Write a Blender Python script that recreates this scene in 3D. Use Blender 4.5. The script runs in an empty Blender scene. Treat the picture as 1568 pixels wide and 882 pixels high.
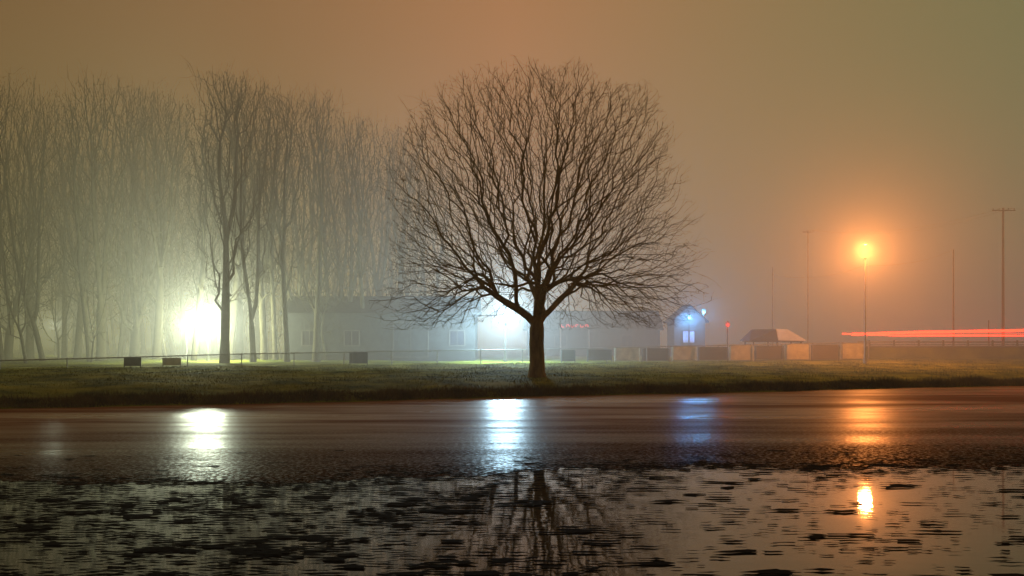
import bpy, math, random
import numpy as np
from mathutils import Vector
random.seed(4); rng=np.random.default_rng(7)
F=1506.0; HZ=520.0; CH=2.5
def P(x,y,D): return np.array([(x-784)/F*D, D, CH+(HZ-y)/F*D])
def WX(x,D): return (x-784)/F*D
scene=bpy.context.scene
col=scene.collection
# ---------------------------------------------------------------- materials
def newmat(name):
    m=bpy.data.materials.new(name); m.use_nodes=True
    nt=m.node_tree; b=nt.nodes["Principled BSDF"]; return m,nt,b
def noise_mat(name,c1,c2,scale=3.0,rough=0.8,bump=0.3,vec=(1,1,1),metal=0.0,bscale=None,spec=.5):
    m,nt,b=newmat(name)
    tc=nt.nodes.new("ShaderNodeTexCoord"); mp=nt.nodes.new("ShaderNodeMapping"); mp.inputs["Scale"].default_value=vec
    nt.links.new(tc.outputs["Object"],mp.inputs[0])
    n=nt.nodes.new("ShaderNodeTexNoise"); n.inputs["Scale"].default_value=scale; n.inputs["Detail"].default_value=6
    nt.links.new(mp.outputs[0],n.inputs["Vector"])
    r=nt.nodes.new("ShaderNodeValToRGB"); r.color_ramp.elements[0].position=.35; r.color_ramp.elements[1].position=.68
    r.color_ramp.elements[0].color=(*c1,1); r.color_ramp.elements[1].color=(*c2,1)
    nt.links.new(n.outputs["Fac"],r.inputs[0]); nt.links.new(r.outputs[0],b.inputs["Base Color"])
    b.inputs["Roughness"].default_value=rough; b.inputs["Metallic"].default_value=metal; b.inputs["Specular IOR Level"].default_value=spec
    if bump:
        n2=nt.nodes.new("ShaderNodeTexNoise"); n2.inputs["Scale"].default_value=bscale or scale*4
        nt.links.new(mp.outputs[0],n2.inputs["Vector"])
        bp=nt.nodes.new("ShaderNodeBump"); bp.inputs["Strength"].default_value=bump; bp.inputs["Distance"].default_value=0.05
        nt.links.new(n2.outputs["Fac"],bp.inputs["Height"]); nt.links.new(bp.outputs[0],b.inputs["Normal"])
    return m
def emit_mat(name,c,s):
    m,nt,b=newmat(name); b.inputs["Base Color"].default_value=(*c,1)
    b.inputs["Emission Color"].default_value=(*c,1); b.inputs["Emission Strength"].default_value=s; return m
M_bark=noise_mat("bark",(.12,.08,.03),(.26,.185,.07),scale=5,rough=.9,bump=.6,vec=(1,1,.3),spec=.2)
M_bark2=noise_mat("bark_far",(.05,.042,.022),(.10,.085,.045),scale=4,rough=.9,bump=0,spec=.2)
M_grass=noise_mat("grass",(.065,.085,.008),(.25,.25,.025),scale=.7,rough=.95,bump=.4,bscale=9,spec=.03)
M_blade=noise_mat("grass_blades",(.04,.026,.006),(.15,.10,.02),scale=1.2,rough=.9,bump=0,spec=.03)
M_metal=noise_mat("galvanised_metal",(.22,.22,.21),(.34,.34,.33),scale=8,rough=.5,bump=0,metal=.5)
M_wood=noise_mat("weathered_wood",(.07,.06,.05),(.13,.11,.09),scale=6,rough=.85,bump=.3,vec=(1,1,.2))
M_cream=noise_mat("faded_board",(.34,.32,.24),(.52,.49,.36),scale=2.5,rough=.75,bump=.1)
M_dark=noise_mat("dark_board",(.02,.02,.02),(.045,.045,.04),scale=3,rough=.8,bump=.1)
M_wall=noise_mat("painted_siding",(.08,.08,.075),(.12,.12,.11),scale=3,rough=.8,bump=.2,vec=(.2,.2,6))
M_roof=noise_mat("roof_shingles",(.03,.03,.03),(.06,.055,.05),scale=7,rough=.95,bump=.4,spec=.2)
M_white=noise_mat("white_canvas",(.5,.5,.5),(.65,.65,.63),scale=3,rough=.8,bump=.1)
M_asph=noise_mat("asphalt",(.04,.04,.04),(.065,.063,.06),scale=20,rough=.7,bump=.2)
M_debris=noise_mat("floating_leaf_litter",(.0015,.001,.001),(.006,.005,.003),scale=20,rough=.9,bump=.5,spec=.01)
# ---------------------------------------------------------------- mesh helpers
def mesh_obj(name,verts,faces,mat,parent=None,smooth=False):
    me=bpy.data.meshes.new(name); me.from_pydata([tuple(map(float,v)) for v in verts],[],faces); me.update()
    if mat: me.materials.append(mat)
    if smooth: me.polygons.foreach_set("use_smooth",[True]*len(me.polygons))
    o=bpy.data.objects.new(name,me); col.objects.link(o)
    if parent: o.parent=parent
    return o
def np_mesh(name,V,Q,mat):
    me=bpy.data.meshes.new(name); k=Q.shape[1]
    me.vertices.add(len(V)); me.vertices.foreach_set("co",V.astype(np.float32).ravel())
    me.loops.add(Q.size); me.loops.foreach_set("vertex_index",Q.astype(np.int32).ravel())
    me.polygons.add(len(Q)); me.polygons.foreach_set("loop_start",(np.arange(len(Q))*k).astype(np.int32))
    me.polygons.foreach_set("loop_total",np.full(len(Q),k,np.int32))
    me.update(calc_edges=True); me.validate(); me.materials.append(mat); return me
class MB:
    def __init__(s): s.v=[];s.f=[]
    def box(s,c,d,rot=0):
        b=len(s.v);cx,cy,cz=c;x,y,z=d[0]/2,d[1]/2,d[2]/2;cr,sr=math.cos(rot),math.sin(rot)
        for a in(-1,1):
            for e in(-1,1):
                for g in(-1,1):
                    s.v.append((cx+a*x*cr-e*y*sr,cy+a*x*sr+e*y*cr,cz+g*z))
        for q in((0,1,3,2),(4,6,7,5),(0,4,5,1),(2,3,7,6),(0,2,6,4),(1,5,7,3)): s.f.append([b+i for i in q])
        return s
    def tube(s,p0,p1,r0,r1=None,n=8):
        r1=r0 if r1 is None else r1
        p0=Vector(p0);p1=Vector(p1);d=(p1-p0).normalized();a=d.orthogonal().normalized();c=d.cross(a);b=len(s.v)
        for p,r in((p0,r0),(p1,r1)):
            for i in range(n):
                t=2*math.pi*i/n; s.v.append(tuple(p+a*math.cos(t)*r+c*math.sin(t)*r))
        for i in range(n):
            j=(i+1)%n; s.f.append([b+i,b+j,b+n+j,b+n+i])
        s.f.append([b+i for i in range(n)][::-1]); s.f.append([b+n+i for i in range(n)])
        return s
    def obj(s,name,mat,parent=None): return mesh_obj(name,s.v,s.f,mat,parent)
def empty(name,loc=(0,0,0)):
    e=bpy.data.objects.new(name,None); e.empty_display_size=.3; col.objects.link(e); return e
# ---------------------------------------------------------------- terrain
def shore(x):
    x=np.asarray(x,float)
    s=42.3+0.40*x+0.25*np.sin(x*.35+1)+0.15*np.sin(x*1.3)+.06*np.sin(x*4.1)
    return np.clip(s,20,90)
def gz(x,y):
    x=np.asarray(x,float);y=np.asarray(y,float)
    d=y-shore(x)
    z=np.where(d<0,np.maximum(-.6,d*.25),0)
    up=0.28*(1-np.exp(-np.maximum(d,0)/.35))+0.75*(1-np.exp(-np.maximum(d-.3,0)/9.0))
    z=np.where(d>=0,up,z)
    z=z+np.where(d>0,.03*np.sin(x*.8+y*.5)+.03*np.sin(x*.33-y*.9),0)
    return z
xs=np.concatenate([np.linspace(-900,-80,22),np.linspace(-76,-40,25),np.linspace(-39,45,300),np.linspace(46,80,25),np.linspace(90,900,22)])
tt=np.concatenate([[-90,-60,-30,-15,-8,-4,-2,-1,-.5,-.2],np.linspace(-.1,1.5,16),np.linspace(1.7,14,50),np.linspace(15,45,40),np.array([50,60,75,100,140,200,300,450,700,1000])])
X,T=np.meshgrid(xs,tt); Y=shore(X)+T; Z=gz(X,Y)
Z+=np.where(T>0.3,rng.normal(0,.008,Z.shape),0)
nr,nc=X.shape; idx=np.arange(nr*nc).reshape(nr,nc)
Q=np.stack([idx[:-1,:-1],idx[:-1,1:],idx[1:,1:],idx[1:,:-1]],-1).reshape(-1,4)
me=np_mesh("grass_ground",np.stack([X,Y,Z],-1).reshape(-1,3),Q,M_grass)
me.polygons.foreach_set("use_smooth",[True]*len(me.polygons))
col.objects.link(bpy.data.objects.new("grass_ground",me))
def blades(name,x,y,h,w,mat):
    n=len(x); z=gz(x,y)-.02; a=rng.uniform(0,math.pi,n); lean=rng.normal(0,.35,(n,2))*h[:,None]
    V=np.zeros((n,3,3)); dx=np.cos(a)*w/2; dy=np.sin(a)*w/2
    V[:,0]=np.stack([x-dx,y-dy,z],-1);V[:,1]=np.stack([x+dx,y+dy,z],-1);V[:,2]=np.stack([x+lean[:,0],y+lean[:,1],z+h],-1)
    me=np_mesh(name,V.reshape(-1,3),np.arange(3*n).reshape(-1,3),mat); col.objects.link(bpy.data.objects.new(name,me))
n=70000
x=rng.uniform(-24,36,n); d=np.abs(rng.normal(0,.6,n))+.02; cl=.5+.5*np.sin(x*1.7)*np.sin(x*.61+2)
blades("shore_reed_grass",x,shore(x)+d,rng.uniform(.06,.30,n)*(.5+.9*cl),rng.uniform(.01,.03,n),M_blade)
n=100000
x=rng.uniform(-32,48,n); d=rng.uniform(.3,22,n); cl=.5+.5*np.sin(x*.9+d)*np.sin(d*1.3-x*.4)
blades("bank_grass",x,shore(x)+d,rng.uniform(.03,.10,n)*(.6+.9*cl),rng.uniform(.02,.05,n),M_grass)
# ---------------------------------------------------------------- pond water
m,nt,b=newmat("pond_water")
b.inputs["Base Color"].default_value=(.004,.0035,.003,1); b.inputs["Roughness"].default_value=.03
b.inputs["IOR"].default_value=1.75
tc=nt.nodes.new("ShaderNodeTexCoord"); mp=nt.nodes.new("ShaderNodeMapping"); mp.inputs["Scale"].default_value=(.5,1,1)
n1=nt.nodes.new("ShaderNodeTexNoise"); n1.inputs["Scale"].default_value=2.5; n1.inputs["Detail"].default_value=3
bp=nt.nodes.new("ShaderNodeBump"); bp.inputs["Strength"].default_value=.07; bp.inputs["Distance"].default_value=.03
nt.links.new(tc.outputs["Object"],mp.inputs[0]);nt.links.new(mp.outputs[0],n1.inputs["Vector"])
nt.links.new(n1.outputs["Fac"],bp.inputs["Height"]);nt.links.new(bp.outputs[0],b.inputs["Normal"])
mesh_obj("pond_water",[(-300,-60,0),(300,-60,0),(300,100,0),(-300,100,0)],[[0,1,2,3]],m)
def iceedge(x):
    x=np.asarray(x,float)
    return 18.3+.16*x+.5*np.sin(x*.5+.4)+.25*np.sin(x*1.9)+.12*np.sin(x*5.3+1)+.06*np.sin(x*13.)
xs=np.linspace(-90,110,2600); e0=iceedge(xs)+rng.normal(0,.08,len(xs)); e1=shore(xs)+.15
e0=np.minimum(e0,e1-1)
V=np.concatenate([np.stack([xs,e0,np.full_like(xs,.006)],-1),np.stack([xs,e1,np.full_like(xs,.006)],-1)])
k=len(xs); i=np.arange(k-1); Q=np.stack([i,i+1,i+1+k,i+k],-1)
m,nt,b=newmat("wet_ice")
tc=nt.nodes.new("ShaderNodeTexCoord")
mp=nt.nodes.new("ShaderNodeMapping"); mp.inputs["Scale"].default_value=(.05,.3,1); mp.inputs["Rotation"].default_value=(0,0,-.15)
n1=nt.nodes.new("ShaderNodeTexNoise"); n1.inputs["Scale"].default_value=1.2; n1.inputs["Detail"].default_value=8;n1.inputs["Roughness"].default_value=.6
nt.links.new(tc.outputs["Object"],mp.inputs[0]);nt.links.new(mp.outputs[0],n1.inputs["Vector"])
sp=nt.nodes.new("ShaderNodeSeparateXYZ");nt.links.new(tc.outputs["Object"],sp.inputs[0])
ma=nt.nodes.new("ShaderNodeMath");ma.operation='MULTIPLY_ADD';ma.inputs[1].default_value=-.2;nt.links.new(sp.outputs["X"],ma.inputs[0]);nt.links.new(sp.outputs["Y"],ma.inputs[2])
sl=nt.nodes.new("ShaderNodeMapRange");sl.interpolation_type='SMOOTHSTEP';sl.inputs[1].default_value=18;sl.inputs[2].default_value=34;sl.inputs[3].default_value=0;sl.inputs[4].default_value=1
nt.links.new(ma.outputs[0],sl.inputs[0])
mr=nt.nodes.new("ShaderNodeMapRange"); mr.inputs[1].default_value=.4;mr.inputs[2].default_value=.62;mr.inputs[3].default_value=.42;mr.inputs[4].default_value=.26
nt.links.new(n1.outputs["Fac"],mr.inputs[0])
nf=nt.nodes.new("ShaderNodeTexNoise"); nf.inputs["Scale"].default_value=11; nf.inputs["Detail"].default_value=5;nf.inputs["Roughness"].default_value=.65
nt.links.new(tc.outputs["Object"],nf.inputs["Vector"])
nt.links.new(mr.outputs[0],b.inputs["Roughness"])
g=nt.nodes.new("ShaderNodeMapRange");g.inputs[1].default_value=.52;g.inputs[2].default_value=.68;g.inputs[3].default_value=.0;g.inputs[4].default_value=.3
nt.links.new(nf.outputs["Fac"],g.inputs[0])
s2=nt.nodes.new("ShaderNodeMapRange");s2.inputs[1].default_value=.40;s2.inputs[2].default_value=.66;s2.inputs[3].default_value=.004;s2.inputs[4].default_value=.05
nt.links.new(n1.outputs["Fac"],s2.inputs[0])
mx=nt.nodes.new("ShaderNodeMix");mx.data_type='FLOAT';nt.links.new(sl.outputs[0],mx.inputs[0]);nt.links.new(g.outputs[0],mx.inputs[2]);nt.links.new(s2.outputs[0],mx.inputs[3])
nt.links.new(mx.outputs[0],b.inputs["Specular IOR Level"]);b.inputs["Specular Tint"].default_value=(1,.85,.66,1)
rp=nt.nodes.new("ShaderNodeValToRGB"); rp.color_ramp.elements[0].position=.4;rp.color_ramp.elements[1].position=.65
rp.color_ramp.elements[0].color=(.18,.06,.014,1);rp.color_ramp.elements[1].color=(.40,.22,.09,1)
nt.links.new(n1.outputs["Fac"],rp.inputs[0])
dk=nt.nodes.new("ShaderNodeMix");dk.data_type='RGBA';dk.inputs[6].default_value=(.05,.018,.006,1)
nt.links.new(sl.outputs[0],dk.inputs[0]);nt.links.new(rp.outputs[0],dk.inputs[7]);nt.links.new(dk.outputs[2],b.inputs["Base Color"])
n2=nt.nodes.new("ShaderNodeTexNoise"); n2.inputs["Scale"].default_value=9; n2.inputs["Detail"].default_value=5
nt.links.new(tc.outputs["Object"],n2.inputs["Vector"])
bp=nt.nodes.new("ShaderNodeBump"); bp.inputs["Strength"].default_value=.3; bp.inputs["Distance"].default_value=.03
nt.links.new(n2.outputs["Fac"],bp.inputs["Height"]);nt.links.new(bp.outputs[0],b.inputs["Normal"])
col.objects.link(bpy.data.objects.new("thawing_ice_sheet",np_mesh("thawing_ice_sheet",V,Q,m)))
def flakes(cx,cy,sx,sy,z=.012,nv=9):
    n=len(cx); a=np.linspace(0,2*math.pi,nv,endpoint=False)[None]+rng.normal(0,.16,(n,nv))
    r=rng.uniform(.3,1.3,(n,nv)); V=np.zeros((n,nv,3))
    V[:,:,0]=cx[:,None]+np.cos(a)*r*sx[:,None]; V[:,:,1]=cy[:,None]+np.sin(a)*r*sy[:,None]; V[:,:,2]=z+rng.uniform(0,.008,(n,1))
    return V
n=110000
y=rng.uniform(8.5,24,n); x=rng.uniform(-15,15,n)
dist=iceedge(x)-y
ratio=x/y
left=np.clip((.16-ratio)/.5,0,1)
keep_p=.045+.34*left+.55*np.exp(-np.abs(dist)/(.8+1.4*left))
keep_p=np.where(dist<0,.75*np.exp(dist/1.0),keep_p)
cl=.5+.5*np.sin(x*1.1+y*.7)*np.sin(y*1.9-x*.4)
k=(rng.uniform(0,1,n)<keep_p*(.4+1.0*cl))
x=x[k];y=y[k];dist=dist[k];left=left[k]
s=rng.lognormal(-3.25,.6,len(x))*(1-.3*np.exp(-np.maximum(dist,0)/2.0))*(1.3-.3*left); s=np.clip(s,.012,.2)
V=flakes(x,y,s*1.8,s*rng.uniform(.4,.75,len(x)))
nv=9;Q=np.arange(len(x)*nv).reshape(-1,nv)
col.objects.link(bpy.data.objects.new("floating_leaf_litter",np_mesh("floating_leaf_litter",V.reshape(-1,3),Q,M_debris)))
print("flakes",len(x))
# ---------------------------------------------------------------- trees
def build_tree(name,chains,pts,bf,rtip,step,mat,zc=1.0,root_flare=1.5,rmax=.3,wob=.06,forkz=2.0,angw=.35,upt=.25,expmix=None):
    S=np.array([1,1,zc]); pts=pts*S
    nch=sum(len(c[1]) for c in chains)
    N=len(pts)*7+nch+100
    A=np.zeros((N,3));L=np.zeros(N);par=np.full(N,-1,int);Tn=np.zeros((N,3));n=0
    for pi,c in chains:
        prev=pi
        for p in c:
            p=np.array(p,float)*S; A[n]=p; par[n]=prev
            if prev>=0:
                e=p-A[prev];le=np.linalg.norm(e);L[n]=L[prev]+le;Tn[n]=e/le
            prev=n;n+=1
    Tn[0]=Tn[1]
    ok=A[:n,2]/zc>=forkz
    first=int(np.argmax(ok)); c0=A[first]
    order=np.argsort(np.linalg.norm(pts-c0,axis=1)+rng.normal(0,.35,len(pts)))
    for p in pts[order]:
        d3=A[first:n]-p; d=np.sqrt(np.einsum('ij,ij->i',d3,d3))
        ang=1+np.einsum('ij,ij->i',d3,Tn[first:n])/np.maximum(d,1e-6)
        cost=d*(1+angw*ang)+bf*L[first:n]
        j=int(np.argmin(cost))+first; dd=d[j-first]
        if dd<1e-3: continue
        k=max(1,int(dd/step+.5)); P0=A[j].copy();T0=Tn[j]; prev=j; chord=(p-P0)
        T1=chord/dd*.9+np.array([0,0,upt])
        for q in range(1,k+1):
            if n>=N: break
            t=q/k; h1=2*t**3-3*t**2+1;h2=t**3-2*t**2+t;h3=-2*t**3+3*t**2;h4=t**3-t**2
            c=h1*P0+h2*T0*dd*.5+h3*p+h4*T1*dd*.5
            if q<k: c=c+rng.normal(0,wob*step,3)
            e=c-A[prev];le=np.linalg.norm(e)+1e-9
            A[n]=c;par[n]=prev;L[n]=L[prev]+le;Tn[n]=e/le;prev=n;n+=1
    A=A[:n]/S;par=par[:n]
    w=np.zeros(n);ch=np.zeros(n,int);np.add.at(ch,par[1:],1)
    w[ch==0]=1
    main=np.full(n,-1,int);mw=np.zeros(n)
    for i in range(n-1,0,-1):
        q=par[i];w[q]+=w[i]
        if w[i]>mw[q]: mw[q]=w[i];main[q]=i
    ex=math.log(rmax/rtip)/math.log(w[0]); r=rtip*w**ex
    z0=A[0,2]; r*=1+(root_flare-1)*np.exp(-np.maximum(A[:,2]-z0,0)/.35)
    T=np.zeros((n,3)); E=A[1:]-A[par[1:]];E/=np.linalg.norm(E,axis=1)[:,None]+1e-9
    T[1:]=E;T[0]=(0,0,1)
    mm=main>=0; T2=T.copy(); T2[mm]+=T[main[mm]]; T2/=np.linalg.norm(T2,axis=1)[:,None]+1e-9
    i=np.arange(1,n);p=par[1:];ism=main[p]==i
    ra=np.where(ism,r[p],np.minimum(r[p],r[i]*1.2)); rb=r[i]
    Ta=np.where(ism[:,None],T2[p],T[i]);Tb=T2[i];Pa=A[p];Pb=A[i]
    def frame(T):
        up=np.array([.31,.93,.2]);a=np.cross(T,up);a/=np.linalg.norm(a,axis=1)[:,None]+1e-9;return a,np.cross(T,a)
    Vs=[];Qs=[];off=0
    for lo,hi,ns in((0,.03,3),(.03,.09,5),(.09,9,10)):
        s=(rb>=lo)&(rb<hi)
        if not s.any(): continue
        th=2*math.pi*np.arange(ns)/ns
        rings=[]
        for Pq,Tq,rq in((Pa[s],Ta[s],ra[s]),(Pb[s],Tb[s],rb[s])):
            a,c=frame(Tq)
            rings.append(Pq[:,None]+rq[:,None,None]*(a[:,None]*np.cos(th)[None,:,None]+c[:,None]*np.sin(th)[None,:,None]))
        Vv=np.concatenate(rings,1);m_=len(Vv);b0=off+np.arange(m_)[:,None]*2*ns;ii=np.arange(ns)[None];jj=(ii+1)%ns
        Qs.append(np.stack([b0+ii,b0+jj,b0+ns+jj,b0+ns+ii],-1).reshape(-1,4));Vs.append(Vv.reshape(-1,3));off+=m_*2*ns
    me=np_mesh(name,np.concatenate(Vs),np.concatenate(Qs),mat)
    me.polygons.foreach_set("use_smooth",[True]*len(me.polygons))
    print(name,"nodes",n,"exp",round(ex,3)); return me
sc=49/F
prof_y=np.array([98,104,112,130,160,200,270,350,430,475,500,520]); prof_w=np.array([5,55,95,140,178,207,228,236,238,234,208,130])
def crown(N):
    out=[]
    while len(out)<N:
        yy=rng.uniform(98,512); hw=np.interp(yy,prof_y,prof_w)
        a=rng.uniform(0,2*math.pi)
        lob=1+.07*math.sin(a*3+yy*.02)+.07*math.sin(a*7-yy*.035+1)+.06*math.sin(a*13+yy*.07)
        if rng.uniform()>(hw/240)**1.3: continue
        rr=hw*lob*rng.uniform(0,1)**.40
        if rng.uniform()<.05: rr*=rng.uniform(1,1.08)
        h=(572-yy)*sc
        if yy<200: h*=1+.02*math.sin(a*4+rr*.05)
        X=rr*sc
        if h<2.3+.8*min(X,3.2)*(1 if X<3.2 else max(0,1-(X-3.2)/2.2)) or (X<2.2 and h<5): continue
        # open gaps between limbs
        if rng.uniform()<.30*(1+math.sin(a*5+h*1.3)*math.sin(h*1.9+X*1.1+a*2)): continue
        out.append((X*math.cos(a),X*math.sin(a),h))
    return np.array(out)
trunk=[(0,0,-.2),(0,0,.25),(.02,0,.7),(0,.02,1.2),(-.02,0,1.7),(0,0,2.0),(.0,.03,2.4),(.05,0,2.8),(.02,-.04,3.3),(.08,0,3.9),(.05,.05,4.5),(.12,0,5.1),(.1,.05,5.9)]
me=build_tree("broad_maple_tree",[(-1,trunk)],crown(22000),.44,.0050,.45,M_bark,zc=.92,rmax=.38,wob=.035,forkz=1.95,angw=.3,upt=.12)
o=bpy.data.objects.new("broad_maple_tree",me); col.objects.link(o)
bx=WX(822,49); o.location=(bx,49,float(gz(bx,49)))
def tall(name,H,W,base,N,seed,rm=.2,fork=.25,nst=3,spread=.16):
    r2=np.random.default_rng(seed); fz=fork*H
    k0=6; ln=r2.normal(0,.03,2)
    tr=[(ln[0]*t*fz*2,ln[1]*t*fz*2,t*fz) for t in np.linspace(0,1,k0)]; tr[0]=(0,0,-.3)
    chains=[(-1,tr)]; stems=[]
    for s in range(nst):
        a=s*6.28/nst+r2.uniform(0,1.5)+seed; sp=spread*r2.uniform(.3,1.1) if nst>1 else .03
        hh=H*r2.uniform(.72,.85); c=[]
        for t in np.linspace(0,1,12)[1:]:
            rad=sp*(H-fz)*(.5*t**.7*.9); c.append((tr[-1][0]+rad*math.cos(a)+.12*math.sin(6*t+s+seed),tr[-1][1]+rad*math.sin(a)+.12*math.cos(5*t+s),fz+(hh-fz)*t))
        chains.append((k0-1 if s==0 else k0-1-(s%2),c)); stems.append(np.array(c))
    pts=[]
    while len(pts)<N:
        st=stems[r2.integers(nst)]; t=r2.uniform(0,1)**.75; h=base*H+(1-base)*H*t
        w=W/2*(math.sin(min(1,t*1.05+.1)*math.pi*.9)**.6+.14)*(.8 if nst>1 else 1)
        rr=w*r2.uniform()**.5*r2.choice([1,1,1,1.35]);a=r2.uniform(0,6.283)
        w2=1+.3*math.sin(a*2+seed+h*.3)+.2*math.sin(a*5+h*.8)
        if r2.uniform()<.3*(1+math.sin(h*1.1+a*3+seed)): continue
        pts.append((np.interp(h,st[:,2],st[:,0])+rr*w2*math.cos(a),np.interp(h,st[:,2],st[:,1])+rr*w2*math.sin(a),h*r2.uniform(.97,1.03)))
    return build_tree(name,chains,np.array(pts),.22,.0085,.6,M_bark2,zc=.5,root_flare=1.3,rmax=rm,wob=.13,forkz=base*H*.7,angw=.45,upt=.3)
variants=[tall("tall_tree_a",21,8,.22,1700,1,rm=.34,nst=3,fork=.2,spread=.30),tall("tall_tree_b",20,6,.2,1200,2,rm=.27,nst=2,fork=.42,spread=.3),
          tall("tall_tree_c",19,8,.12,1600,3,rm=.30,nst=4,fork=.12,spread=.4),tall("tall_tree_d",20,5,.3,700,5,rm=.19,nst=1,fork=.4),
          tall("small_tree_e",10,6,.15,600,8,rm=.1,nst=3,fork=.2,spread=.4),tall("tall_tree_f",20,7,.2,1400,11,rm=.28,nst=3,fork=.3,spread=.4),tall("tall_tree_g",20,6,.25,900,13,rm=.22,nst=2,fork=.15,spread=.3)]
Hs=[21,20,19,20,10,20,20]
def put(v,xp,top,D,name="tall_bare_tree",rot=None,tilt=0):
    X=WX(xp,D); z=float(gz(X,D)); H=CH+(HZ-top)/F*D-z; s=H/Hs[v]
    o=bpy.data.objects.new(name,variants[v]); col.objects.link(o)
    o.location=(X,D,z); o.scale=(s*random.uniform(.85,1.15),s*random.uniform(.85,1.15),s*random.uniform(.96,1.02)); o.rotation_euler=(random.uniform(-.04,.04),tilt or random.uniform(-.06,.06),rot if rot is not None else random.uniform(0,6.28))
L=[(2,12,110,70),(1,45,150,74),(6,66,140,66),(5,118,150,74),(0,155,118,70),(3,183,140,78),(2,205,135,74),(5,240,125,72),(3,296,150,68),(1,344,105,63,-.035),(6,388,125,66),
   (5,405,130,70),(3,422,150,70),(2,458,150,74),(1,484,145,68),(6,505,150,72),(0,535,165,72),(3,562,180,71),(5,592,180,76),(1,614,200,80),(3,98,150,80),(1,366,120,74),(3,3,130,64),(6,268,160,80),(3,440,135,66),(3,138,145,68),(5,350,115,72)]
for q in L: put(q[0],q[1],q[2],q[3],tilt=q[4] if len(q)>4 else 0)
for xp,top,D,v in ((40,330,62,4),(140,380,66,4),(255,400,75,4),(430,400,76,4),(500,380,70,4),(575,400,78,4),(90,400,70,4)): put(v,xp,top,D,"young_bare_tree")
allV=[];allQ=[];off=0
for k in range(44):
    v=variants[random.choice([0,1,2,3,5,6])];nV=len(v.vertices)
    co=np.zeros(nV*3,np.float32);v.vertices.foreach_get("co",co);co=co.reshape(-1,3)
    li=np.zeros(len(v.loops),np.int32);v.loops.foreach_get("vertex_index",li)
    D=random.uniform(88,112); xp=random.uniform(-160,680)
    X0=WX(xp,D);s=random.uniform(.85,1.15);a=random.uniform(0,6.28)
    R=np.array([[math.cos(a),-math.sin(a),0],[math.sin(a),math.cos(a),0],[0,0,1]])
    allV.append(co@R.T*s+np.array([X0,D,float(gz(X0,D))]));allQ.append(li.reshape(-1,4)+off);off+=nV
col.objects.link(bpy.data.objects.new("distant_tree_row",np_mesh("distant_tree_row",np.concatenate(allV),np.concatenate(allQ),M_bark2)))
# ---------------------------------------------------------------- fence
fn=empty("chain_link_fence")
fp=[(-260,575,44),(0,552,52),(200,547,55),(370,542,58),(600,538,62),(800,535,66),(1050,530,70),(1290,525,74),(1330,526,75)]
posts=MB();rails=MB()
line=[]
for a,b_ in zip(fp[:-1],fp[1:]):
    pa=P(*a);pb=P(*b_);L_=np.linalg.norm(pb-pa);k=max(1,int(L_/2.6))
    for q in range(k): line.append(pa+(pb-pa)*q/k)
line.append(P(*fp[-1]))
mv=[];mf=[]
for i,p in enumerate(line):
    g=float(gz(p[0],p[1])); posts.tube((p[0],p[1],g-.1),(p[0],p[1],p[2]+.06),.035,n=6)
    if i:
        q=line[i-1]; rails.tube(q,p,.03,n=6); gq=float(gz(q[0],q[1]))
        rails.tube((q[0],q[1],gq+.08),(p[0],p[1],g+.08),.012,n=4)
        a=np.array(q);c=np.array(p);nn=16
        for sgn in(1,-1):
            for t in range(-6,nn+6):
                t0=t/nn;t1=(t+sgn*6)/nn
                def pt(u,h): 
                    b=a+(c-a)*u; gg=gq+(g-gq)*u; return (b[0],b[1],gg+.08+(b[2]-gg-.08)*h)
                u0,h0,u1,h1=t0,0.,t1,1.
                if (u0<0 and u1<0) or (u0>1 and u1>1) : continue
                def clip(u0,h0,u1,h1):
                    if u0<0: h0+=(0-u0)/(u1-u0)*(h1-h0);u0=0
                    if u0>1: h0+=(1-u0)/(u1-u0)*(h1-h0);u0=1
                    return u0,h0
                A0=clip(u0,h0,u1,h1);A1=clip(u1,h1,u0,h0)
                if abs(A0[0]-A1[0])<1e-4: continue
                a0=pt(*A0);a1=pt(*A1);b0=len(mv)
                w=.006
                mv+= [(a0[0],a0[1],a0[2]-w),(a0[0],a0[1],a0[2]+w),(a1[0],a1[1],a1[2]+w),(a1[0],a1[1],a1[2]-w)];mf.append([b0,b0+1,b0+2,b0+3])
posts.obj("posts",M_metal,fn);rails.obj("rails",M_metal,fn);mesh_obj("wire_mesh",mv,mf,M_metal,fn)
def fy(xp):
    a=[f[0] for f in fp];return np.interp(xp,a,[f[1] for f in fp]),np.interp(xp,a,[f[2] for f in fp])
k=0
for x0,x1,mt,t,bm in [(942,979,M_cream,.02,0),(1030,1066,M_cream,.02,0),(1118,1153,M_cream,.02,0),(1204,1240,M_cream,.02,0),(1288,1322,M_cream,.02,0),
    (191,215,M_dark,.0,0),(250,276,M_cream,.1,0),(536,562,M_dark,.0,0),(984,1024,M_wall,.1,0),(1070,1114,M_wall,.1,0),(1157,1199,M_wall,.1,0),(1243,1284,M_wall,.1,0),
    (860,880,M_wall,.1,0),(900,936,M_wall,.1,0)]:
    yv,D=fy((x0+x1)/2);D-=.12;c=P((x0+x1)/2,yv,D);g=float(gz(c[0],c[1])); top=c[2]-.05-t;w=(x1-x0)/F*D
    mb=MB().box((c[0],c[1],(top+g+.1)/2),(w,.05,top-g-.1),rot=.15)
    for s in(-1,1): mb.box((c[0]+s*(w/2+.02),c[1],(top+g)/2),(.05,.08,top-g+.05),rot=.15)
    mb.box((c[0],c[1],top+.02),(w,.07,.05),rot=.15)
    mb.obj("board_%d"%k,mt,fn);k+=1
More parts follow.
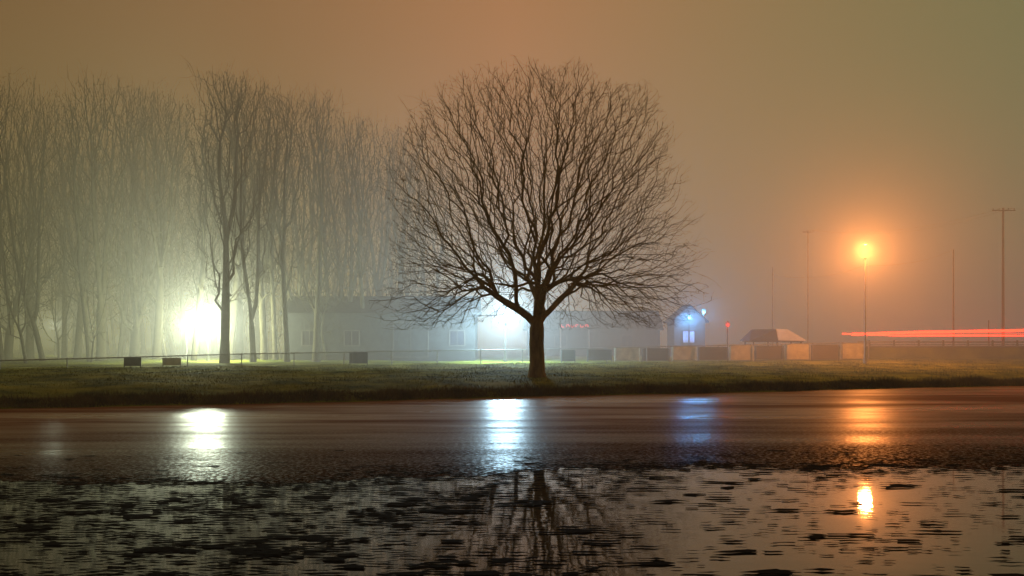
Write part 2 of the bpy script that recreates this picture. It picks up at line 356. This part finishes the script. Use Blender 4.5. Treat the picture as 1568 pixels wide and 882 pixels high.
# ---------------------------------------------------------------- buildings
def gable(name,xc,D,w,d,hw,hr,mw,mroof,ridge_x=True,windows=(),rot=0,over=.3,frame=None):
    e=empty(name);X=WX(xc,D);g=float(gz(X,D));e.location=(X,D,g);e.rotation_euler=(0,0,rot)
    wb=MB().box((0,0,hw/2-.1),(w,d,hw+.2))
    b=len(wb.v)
    if ridge_x:
        for s in(-1,1): wb.v+=[(s*w/2,-d/2,hw),(s*w/2,d/2,hw),(s*w/2,0,hw+hr-.05)]
    else:
        for s in(-1,1): wb.v+=[(-w/2,s*d/2,hw),(w/2,s*d/2,hw),(0,s*d/2,hw+hr-.05)]
    wb.f+=[[b,b+1,b+2],[b+3,b+4,b+5]]
    wb.obj("walls",mw,e)
    r=MB();o=over;t=.12
    for s in(-1,1):
        b=len(r.v)
        if ridge_x:
            dz=hr/(d/2)*o;x=w/2+o
            q=[(-x,s*(d/2+o),hw-dz),(x,s*(d/2+o),hw-dz),(x,0,hw+hr),(-x,0,hw+hr)]
        else:
            dz=hr/(w/2)*o;y=d/2+o
            q=[(s*(w/2+o),-y,hw-dz),(s*(w/2+o),y,hw-dz),(0,y,hw+hr),(0,-y,hw+hr)]
        r.v+=q+[(a_,b_,c_+t) for a_,b_,c_ in q]
        r.f+=[[b,b+1,b+2,b+3],[b+4,b+5,b+6,b+7],[b,b+1,b+5,b+4],[b+1,b+2,b+6,b+5],[b,b+3,b+7,b+4]]
    r.obj("roof",mroof,e)
    k=0
    for (wx,wz,ww,wh,mt) in windows:
        fr=MB();y=-d/2-.03
        fr.box((wx,y,wz+wh/2+.04),(ww+.16,.08,.08)).box((wx,y,wz-wh/2-.04),(ww+.16,.08,.08)).box((wx-ww/2-.04,y,wz),(.08,.08,wh)).box((wx+ww/2+.04,y,wz),(.08,.08,wh)).box((wx,y,wz),(.05,.06,wh))
        fr.obj("window_frame_%d"%k,M_wood,e); MB().box((wx,-d/2-.012,wz),(ww,.02,wh)).obj("window_pane_%d"%k,mt,e);k+=1
    return e
M_glass=noise_mat("dark_glass",(.02,.02,.03),(.03,.03,.04),scale=2,rough=.15,bump=0)
M_lit=emit_mat("lit_window",(.5,.6,.85),.15)
gable("long_barn",590,73,13.5,6,3.4,1.2,M_dark,M_roof,windows=[(-5,1.6,1,1,M_glass),(-2,1.6,1,1,M_glass),(2.2,1.5,2.4,2.4,M_dark),(5.5,1.6,1,1,M_glass)])
gable("small_house",1050,88,2.7,4,3.2,1.2,M_wall,M_roof,ridge_x=False,windows=[(-.1,1.7,1.0,1.0,M_lit)])
gable("low_house",905,92,12,6,2.4,1.6,M_dark,M_roof,windows=[(-3,1.3,1,1,M_glass),(0,1.2,.9,1.9,M_dark),(3,1.3,1,1,M_glass)])
e=empty("picnic_pavilion");D=80;X=WX(1183,D);g=float(gz(X,D));e.location=(X,D,g)
mb=MB()
for sx in(-1.9,0,1.9):
    for sy in(-1.4,1.4): mb.tube((sx,sy,-.1),(sx,sy,1.45),.07,n=8)
mb.box((0,-1.4,1.4),(4.2,.1,.16)).box((0,1.4,1.4),(4.2,.1,.16));mb.obj("posts",M_wood,e)
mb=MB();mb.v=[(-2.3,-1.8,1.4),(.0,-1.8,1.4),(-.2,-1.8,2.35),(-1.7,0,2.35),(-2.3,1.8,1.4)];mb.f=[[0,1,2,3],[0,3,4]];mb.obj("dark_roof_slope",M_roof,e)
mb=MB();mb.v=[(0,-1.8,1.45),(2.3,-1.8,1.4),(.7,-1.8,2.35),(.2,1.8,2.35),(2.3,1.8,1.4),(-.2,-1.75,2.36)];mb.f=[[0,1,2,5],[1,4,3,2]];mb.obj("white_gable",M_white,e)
MB().box((-.9,-.2,.55),(1.8,.8,.06)).box((-.9,-.9,.35),(1.8,.25,.05)).box((-.9,.5,.35),(1.8,.25,.05)).box((-1.5,-.2,.25),(.08,1.2,.5)).box((-.3,-.2,.25),(.08,1.2,.5)).obj("picnic_table",M_wood,e)
# ---------------------------------------------------------------- road
D0=84
mb=MB();mb.box((70,D0,.9),(84,9,1.9));mb.obj("road_embankment",M_grass)
mb=MB();mb.box((70,D0,1.87),(84,7,.06));mb.obj("road",M_asph)
e=empty("guard_rail")
mb=MB()
for i in range(34): mb.box((29+i*2.0,D0-4.2,1.9),(.12,.12,1.1))
mb.obj("posts",M_wood,e)
mb=MB();mb.box((62,D0-4.3,2.3),(68,.06,.12)).box((62,D0-4.32,2.12),(68,.04,.08)).box((62,D0-4.3,1.95),(68,.06,.12));mb.obj("rail",M_metal,e)
Mr=emit_mat("tail_light_glow",(1,.02,.008),12); Mr2=emit_mat("tail_light_glow_faint",(1,.12,.05),2)
def trail(name,pts,r,mt,par):
    mb=MB()
    for a,b_ in zip(pts[:-1],pts[1:]): mb.tube(a,b_,r,n=6)
    mb.obj(name,mt,par)
e=empty("tail_light_trail")
trail("upper_streak",[P(1305,512,83),P(1400,509,83),P(1568,506,84),P(1900,500,86)],.11,Mr,e)
trail("lower_streak",[P(1290,511,83),P(1380,514,83),P(1568,514,84),P(1900,512,86)],.05,Mr,e)
trail("middle_streak",[P(1330,513.5,82),P(1568,511,82),P(1900,508,84)],.025,Mr2,e)
# ---------------------------------------------------------------- poles and lamps
def lightp(name,loc,colr,power,r,parent=None):
    l=bpy.data.lights.new(name,'POINT');l.color=colr;l.energy=power;l.shadow_soft_size=r
    o=bpy.data.objects.new(name,l);col.objects.link(o);o.location=tuple(map(float,loc))
    if parent:o.parent=parent
    return o
def pole(xp,top,D,r=.07,arm=0,name="utility_pole"):
    e=empty(name);p=P(xp,top,D);g=float(gz(p[0],p[1]))
    mb=MB().tube((p[0],p[1],g-.2),(p[0],p[1],p[2]),r*1.25,r*.8,n=10);mb.obj("shaft",M_wood,e)
    if arm:
        mb=MB().box((p[0],p[1]-.1,p[2]-.25),(arm,.08,.09))
        for s in(-.45,-.2,.2,.45): mb.tube((p[0]+s*arm,p[1]-.1,p[2]-.2),(p[0]+s*arm,p[1]-.1,p[2]-.02),.035,.025,n=6)
        mb.obj("cross_arm",M_wood,e)
    return p
def wire(a,b_,sag,mb,r=.012):
    pr=None
    for i in range(15):
        t=i/14;q=Vector(a).lerp(Vector(b_),t);q.z-=sag*4*t*(1-t)
        if pr: mb.tube(pr,q,r,n=3)
        pr=q
p5=pole(1536,318,84,r=.1,arm=2.0);p4=pole(1460,382,88);p2=pole(1237,352,108,arm=1.2);p1=pole(1183,408,110);p6=pole(1700,300,80,arm=2)
pole(1514,490,86,r=.06,name="short_post")
mb=MB();wire(p5,p2,1.0,mb);wire(p5+np.array([.8,0,0]),p2+np.array([.5,0,0]),1.2,mb);wire(p4,P(1320,405,67),.5,mb);wire(p5,p6,.5,mb);wire(p2,p1,.6,mb)
wire(P(1320,408,67),P(1180,420,80),.5,mb,.01)
mb.obj("overhead_wires",M_dark)
def streetlamp(name,xp,yp,D,colr,power,r,pr=.06):
    e=empty(name);p=P(xp,yp,D);g=float(gz(p[0],p[1]));bx=p[0]
    MB().tube((bx,p[1]+.05,g-.1),(bx,p[1]+.05,p[2]-r*1.1),pr*1.2,pr*.8,n=10).tube((bx,p[1]+.05,g-.1),(bx,p[1]+.05,g+.35),.14,.11,n=10).obj("post",M_metal,e)
    MB().tube((p[0],p[1],p[2]-r*1.2),(p[0],p[1],p[2]-r*1.02),.06,.12,n=12).tube((p[0],p[1],p[2]+r*1.03),(p[0],p[1],p[2]+r*1.3),.13,.04,n=12).obj("lamp_fitting",M_metal,e)
    lightp("lamp_globe",p,colr,power,r,e)
streetlamp("street_lamp",1325,385,67,(1,.29,.06),6500,.44)
streetlamp("yard_lamp",318,492,68,(.88,1,.74),7500,.66)
streetlamp("yard_lamp",286,500,74,(.88,1,.74),1500,.4)
streetlamp("yard_lamp",774,480,67,(.52,.82,1),7500,.66)
streetlamp("yard_lamp",84,498,90,(.9,1,.75),600,.2)
def walllamp(name,xp,yp,D,c,pw,r):
    e=empty(name);p=P(xp,yp,D);MB().box((p[0],p[1]+.2,p[2]+.1),(.3,.15,.4)).tube((p[0],p[1]+.2,p[2]+.32),(p[0],p[1]-.15,p[2]+.22),.05,n=6).tube((p[0],p[1]+.25,p[2]),(p[0],p[1]+.25,.8),.05,n=6).obj("bracket",M_dark,e)
    lightp("bulb",p,c,pw,r,e)
walllamp("wall_lamp",1056,487,85.4,(.12,.45,1),1000,.28)
walllamp("wall_lamp",1078,478,86,(.12,.5,1),700,.22)
walllamp("signal_lamp",1115,498,80,(1,.03,.02),60,.1)
e=empty("red_neon_sign")
MB().box((WX(880,88),88.1,3.75),(3.0,.1,.5)).obj("sign_board",M_dark,e)
Mn=emit_mat("red_neon",(1,.05,.02),2.2)
mb=MB()
for i in range(6):
    x=WX(856,88)+.25+i*.42
    mb.box((x,88.02,3.72),(.04,.04,.22)).box((x+.13,88.02,3.72+(.1 if i%2 else -.1)),(.18,.04,.04))
    if i%3: mb.box((x+.24,88.02,3.72),(.04,.04,.16))
mb.obj("neon_letters",Mn,e)
MB().tube((WX(858,88),88.2,.8),(WX(858,88),88.2,3.5),.08).tube((WX(902,88),88.2,.8),(WX(902,88),88.2,3.5),.08).obj("sign_posts",M_metal,e)
# ---------------------------------------------------------------- fog
def ramp(nt,els,src):
    rp=nt.nodes.new("ShaderNodeValToRGB");cr=rp.color_ramp
    cr.elements[0].position=els[0][0];cr.elements[0].color=(*els[0][1],1);cr.elements[1].position=els[-1][0];cr.elements[1].color=(*els[-1][1],1)
    for p,c in els[1:-1]: cr.elements.new(p).color=(*c,1)
    nt.links.new(src,rp.inputs[0]); return rp.outputs[0]
m=bpy.data.materials.new("fog");m.use_nodes=True;nt=m.node_tree;nt.nodes.clear()
out=nt.nodes.new("ShaderNodeOutputMaterial");sct=nt.nodes.new("ShaderNodeVolumeScatter");em=nt.nodes.new("ShaderNodeEmission");ad=nt.nodes.new("ShaderNodeAddShader")
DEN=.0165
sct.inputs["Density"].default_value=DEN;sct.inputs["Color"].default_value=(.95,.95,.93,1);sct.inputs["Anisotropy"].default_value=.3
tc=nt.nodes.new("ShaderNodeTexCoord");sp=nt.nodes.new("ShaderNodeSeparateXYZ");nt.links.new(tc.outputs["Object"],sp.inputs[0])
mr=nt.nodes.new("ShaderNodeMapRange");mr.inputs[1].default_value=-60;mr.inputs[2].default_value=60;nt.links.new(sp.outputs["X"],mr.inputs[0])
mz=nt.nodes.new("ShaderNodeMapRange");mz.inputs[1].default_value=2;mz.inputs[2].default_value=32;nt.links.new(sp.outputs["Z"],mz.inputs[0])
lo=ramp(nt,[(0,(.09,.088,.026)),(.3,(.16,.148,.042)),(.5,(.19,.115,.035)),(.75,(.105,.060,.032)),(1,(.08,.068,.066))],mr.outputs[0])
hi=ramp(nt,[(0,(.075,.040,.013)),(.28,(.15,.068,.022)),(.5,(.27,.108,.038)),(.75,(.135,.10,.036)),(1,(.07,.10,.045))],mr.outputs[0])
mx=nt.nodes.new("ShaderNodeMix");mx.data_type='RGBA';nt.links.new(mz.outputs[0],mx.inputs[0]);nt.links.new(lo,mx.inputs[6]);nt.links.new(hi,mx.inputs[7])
nt.links.new(mx.outputs[2],em.inputs["Color"]);em.inputs["Strength"].default_value=DEN*.88  # emission ramps paint multiply scattered lamp and night light into the fog
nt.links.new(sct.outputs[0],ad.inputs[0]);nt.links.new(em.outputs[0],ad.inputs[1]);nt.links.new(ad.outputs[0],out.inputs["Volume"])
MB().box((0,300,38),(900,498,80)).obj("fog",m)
m=bpy.data.materials.new("thin_mist");m.use_nodes=True;nt=m.node_tree;nt.nodes.clear()
out=nt.nodes.new("ShaderNodeOutputMaterial");sct=nt.nodes.new("ShaderNodeVolumeScatter");em=nt.nodes.new("ShaderNodeEmission");ad=nt.nodes.new("ShaderNodeAddShader")
sct.inputs["Density"].default_value=.0010;sct.inputs["Color"].default_value=(.95,.95,.93,1);sct.inputs["Anisotropy"].default_value=.3
em.inputs["Color"].default_value=(.19,.10,.03,1);em.inputs["Strength"].default_value=.0006  # weak self-glow, ambient light put into the mist colour
nt.links.new(sct.outputs[0],ad.inputs[0]);nt.links.new(em.outputs[0],ad.inputs[1]);nt.links.new(ad.outputs[0],out.inputs["Volume"])
MB().box((0,0.45,38),(900,101,80)).obj("thin_mist",m)
# ---------------------------------------------------------------- world
w=bpy.data.worlds.new("World");scene.world=w;w.use_nodes=True;nt=w.node_tree;bg=nt.nodes["Background"]
tc=nt.nodes.new("ShaderNodeTexCoord");sp=nt.nodes.new("ShaderNodeSeparateXYZ");nt.links.new(tc.outputs["Generated"],sp.inputs[0])
mr=nt.nodes.new("ShaderNodeMapRange");mr.inputs[1].default_value=-.5;mr.inputs[2].default_value=.5;nt.links.new(sp.outputs["X"],mr.inputs[0])
c=ramp(nt,[(0,(.14,.08,.03)),(.5,(.35,.16,.06)),(1,(.15,.17,.08))],mr.outputs[0])
nt.links.new(c,bg.inputs["Color"]);bg.inputs["Strength"].default_value=.55
# ---------------------------------------------------------------- camera
cam=bpy.data.cameras.new("camera");co=bpy.data.objects.new("camera",cam);col.objects.link(co);scene.camera=co
co.location=(0,0,CH);co.rotation_euler=(math.radians(90),0,0);cam.sensor_width=36;cam.lens=36*F/1568;cam.shift_y=(HZ-441)/1568;cam.clip_end=3000;cam.clip_start=.1
scene.view_settings.view_transform='Standard';scene.view_settings.look='None';scene.view_settings.exposure=0
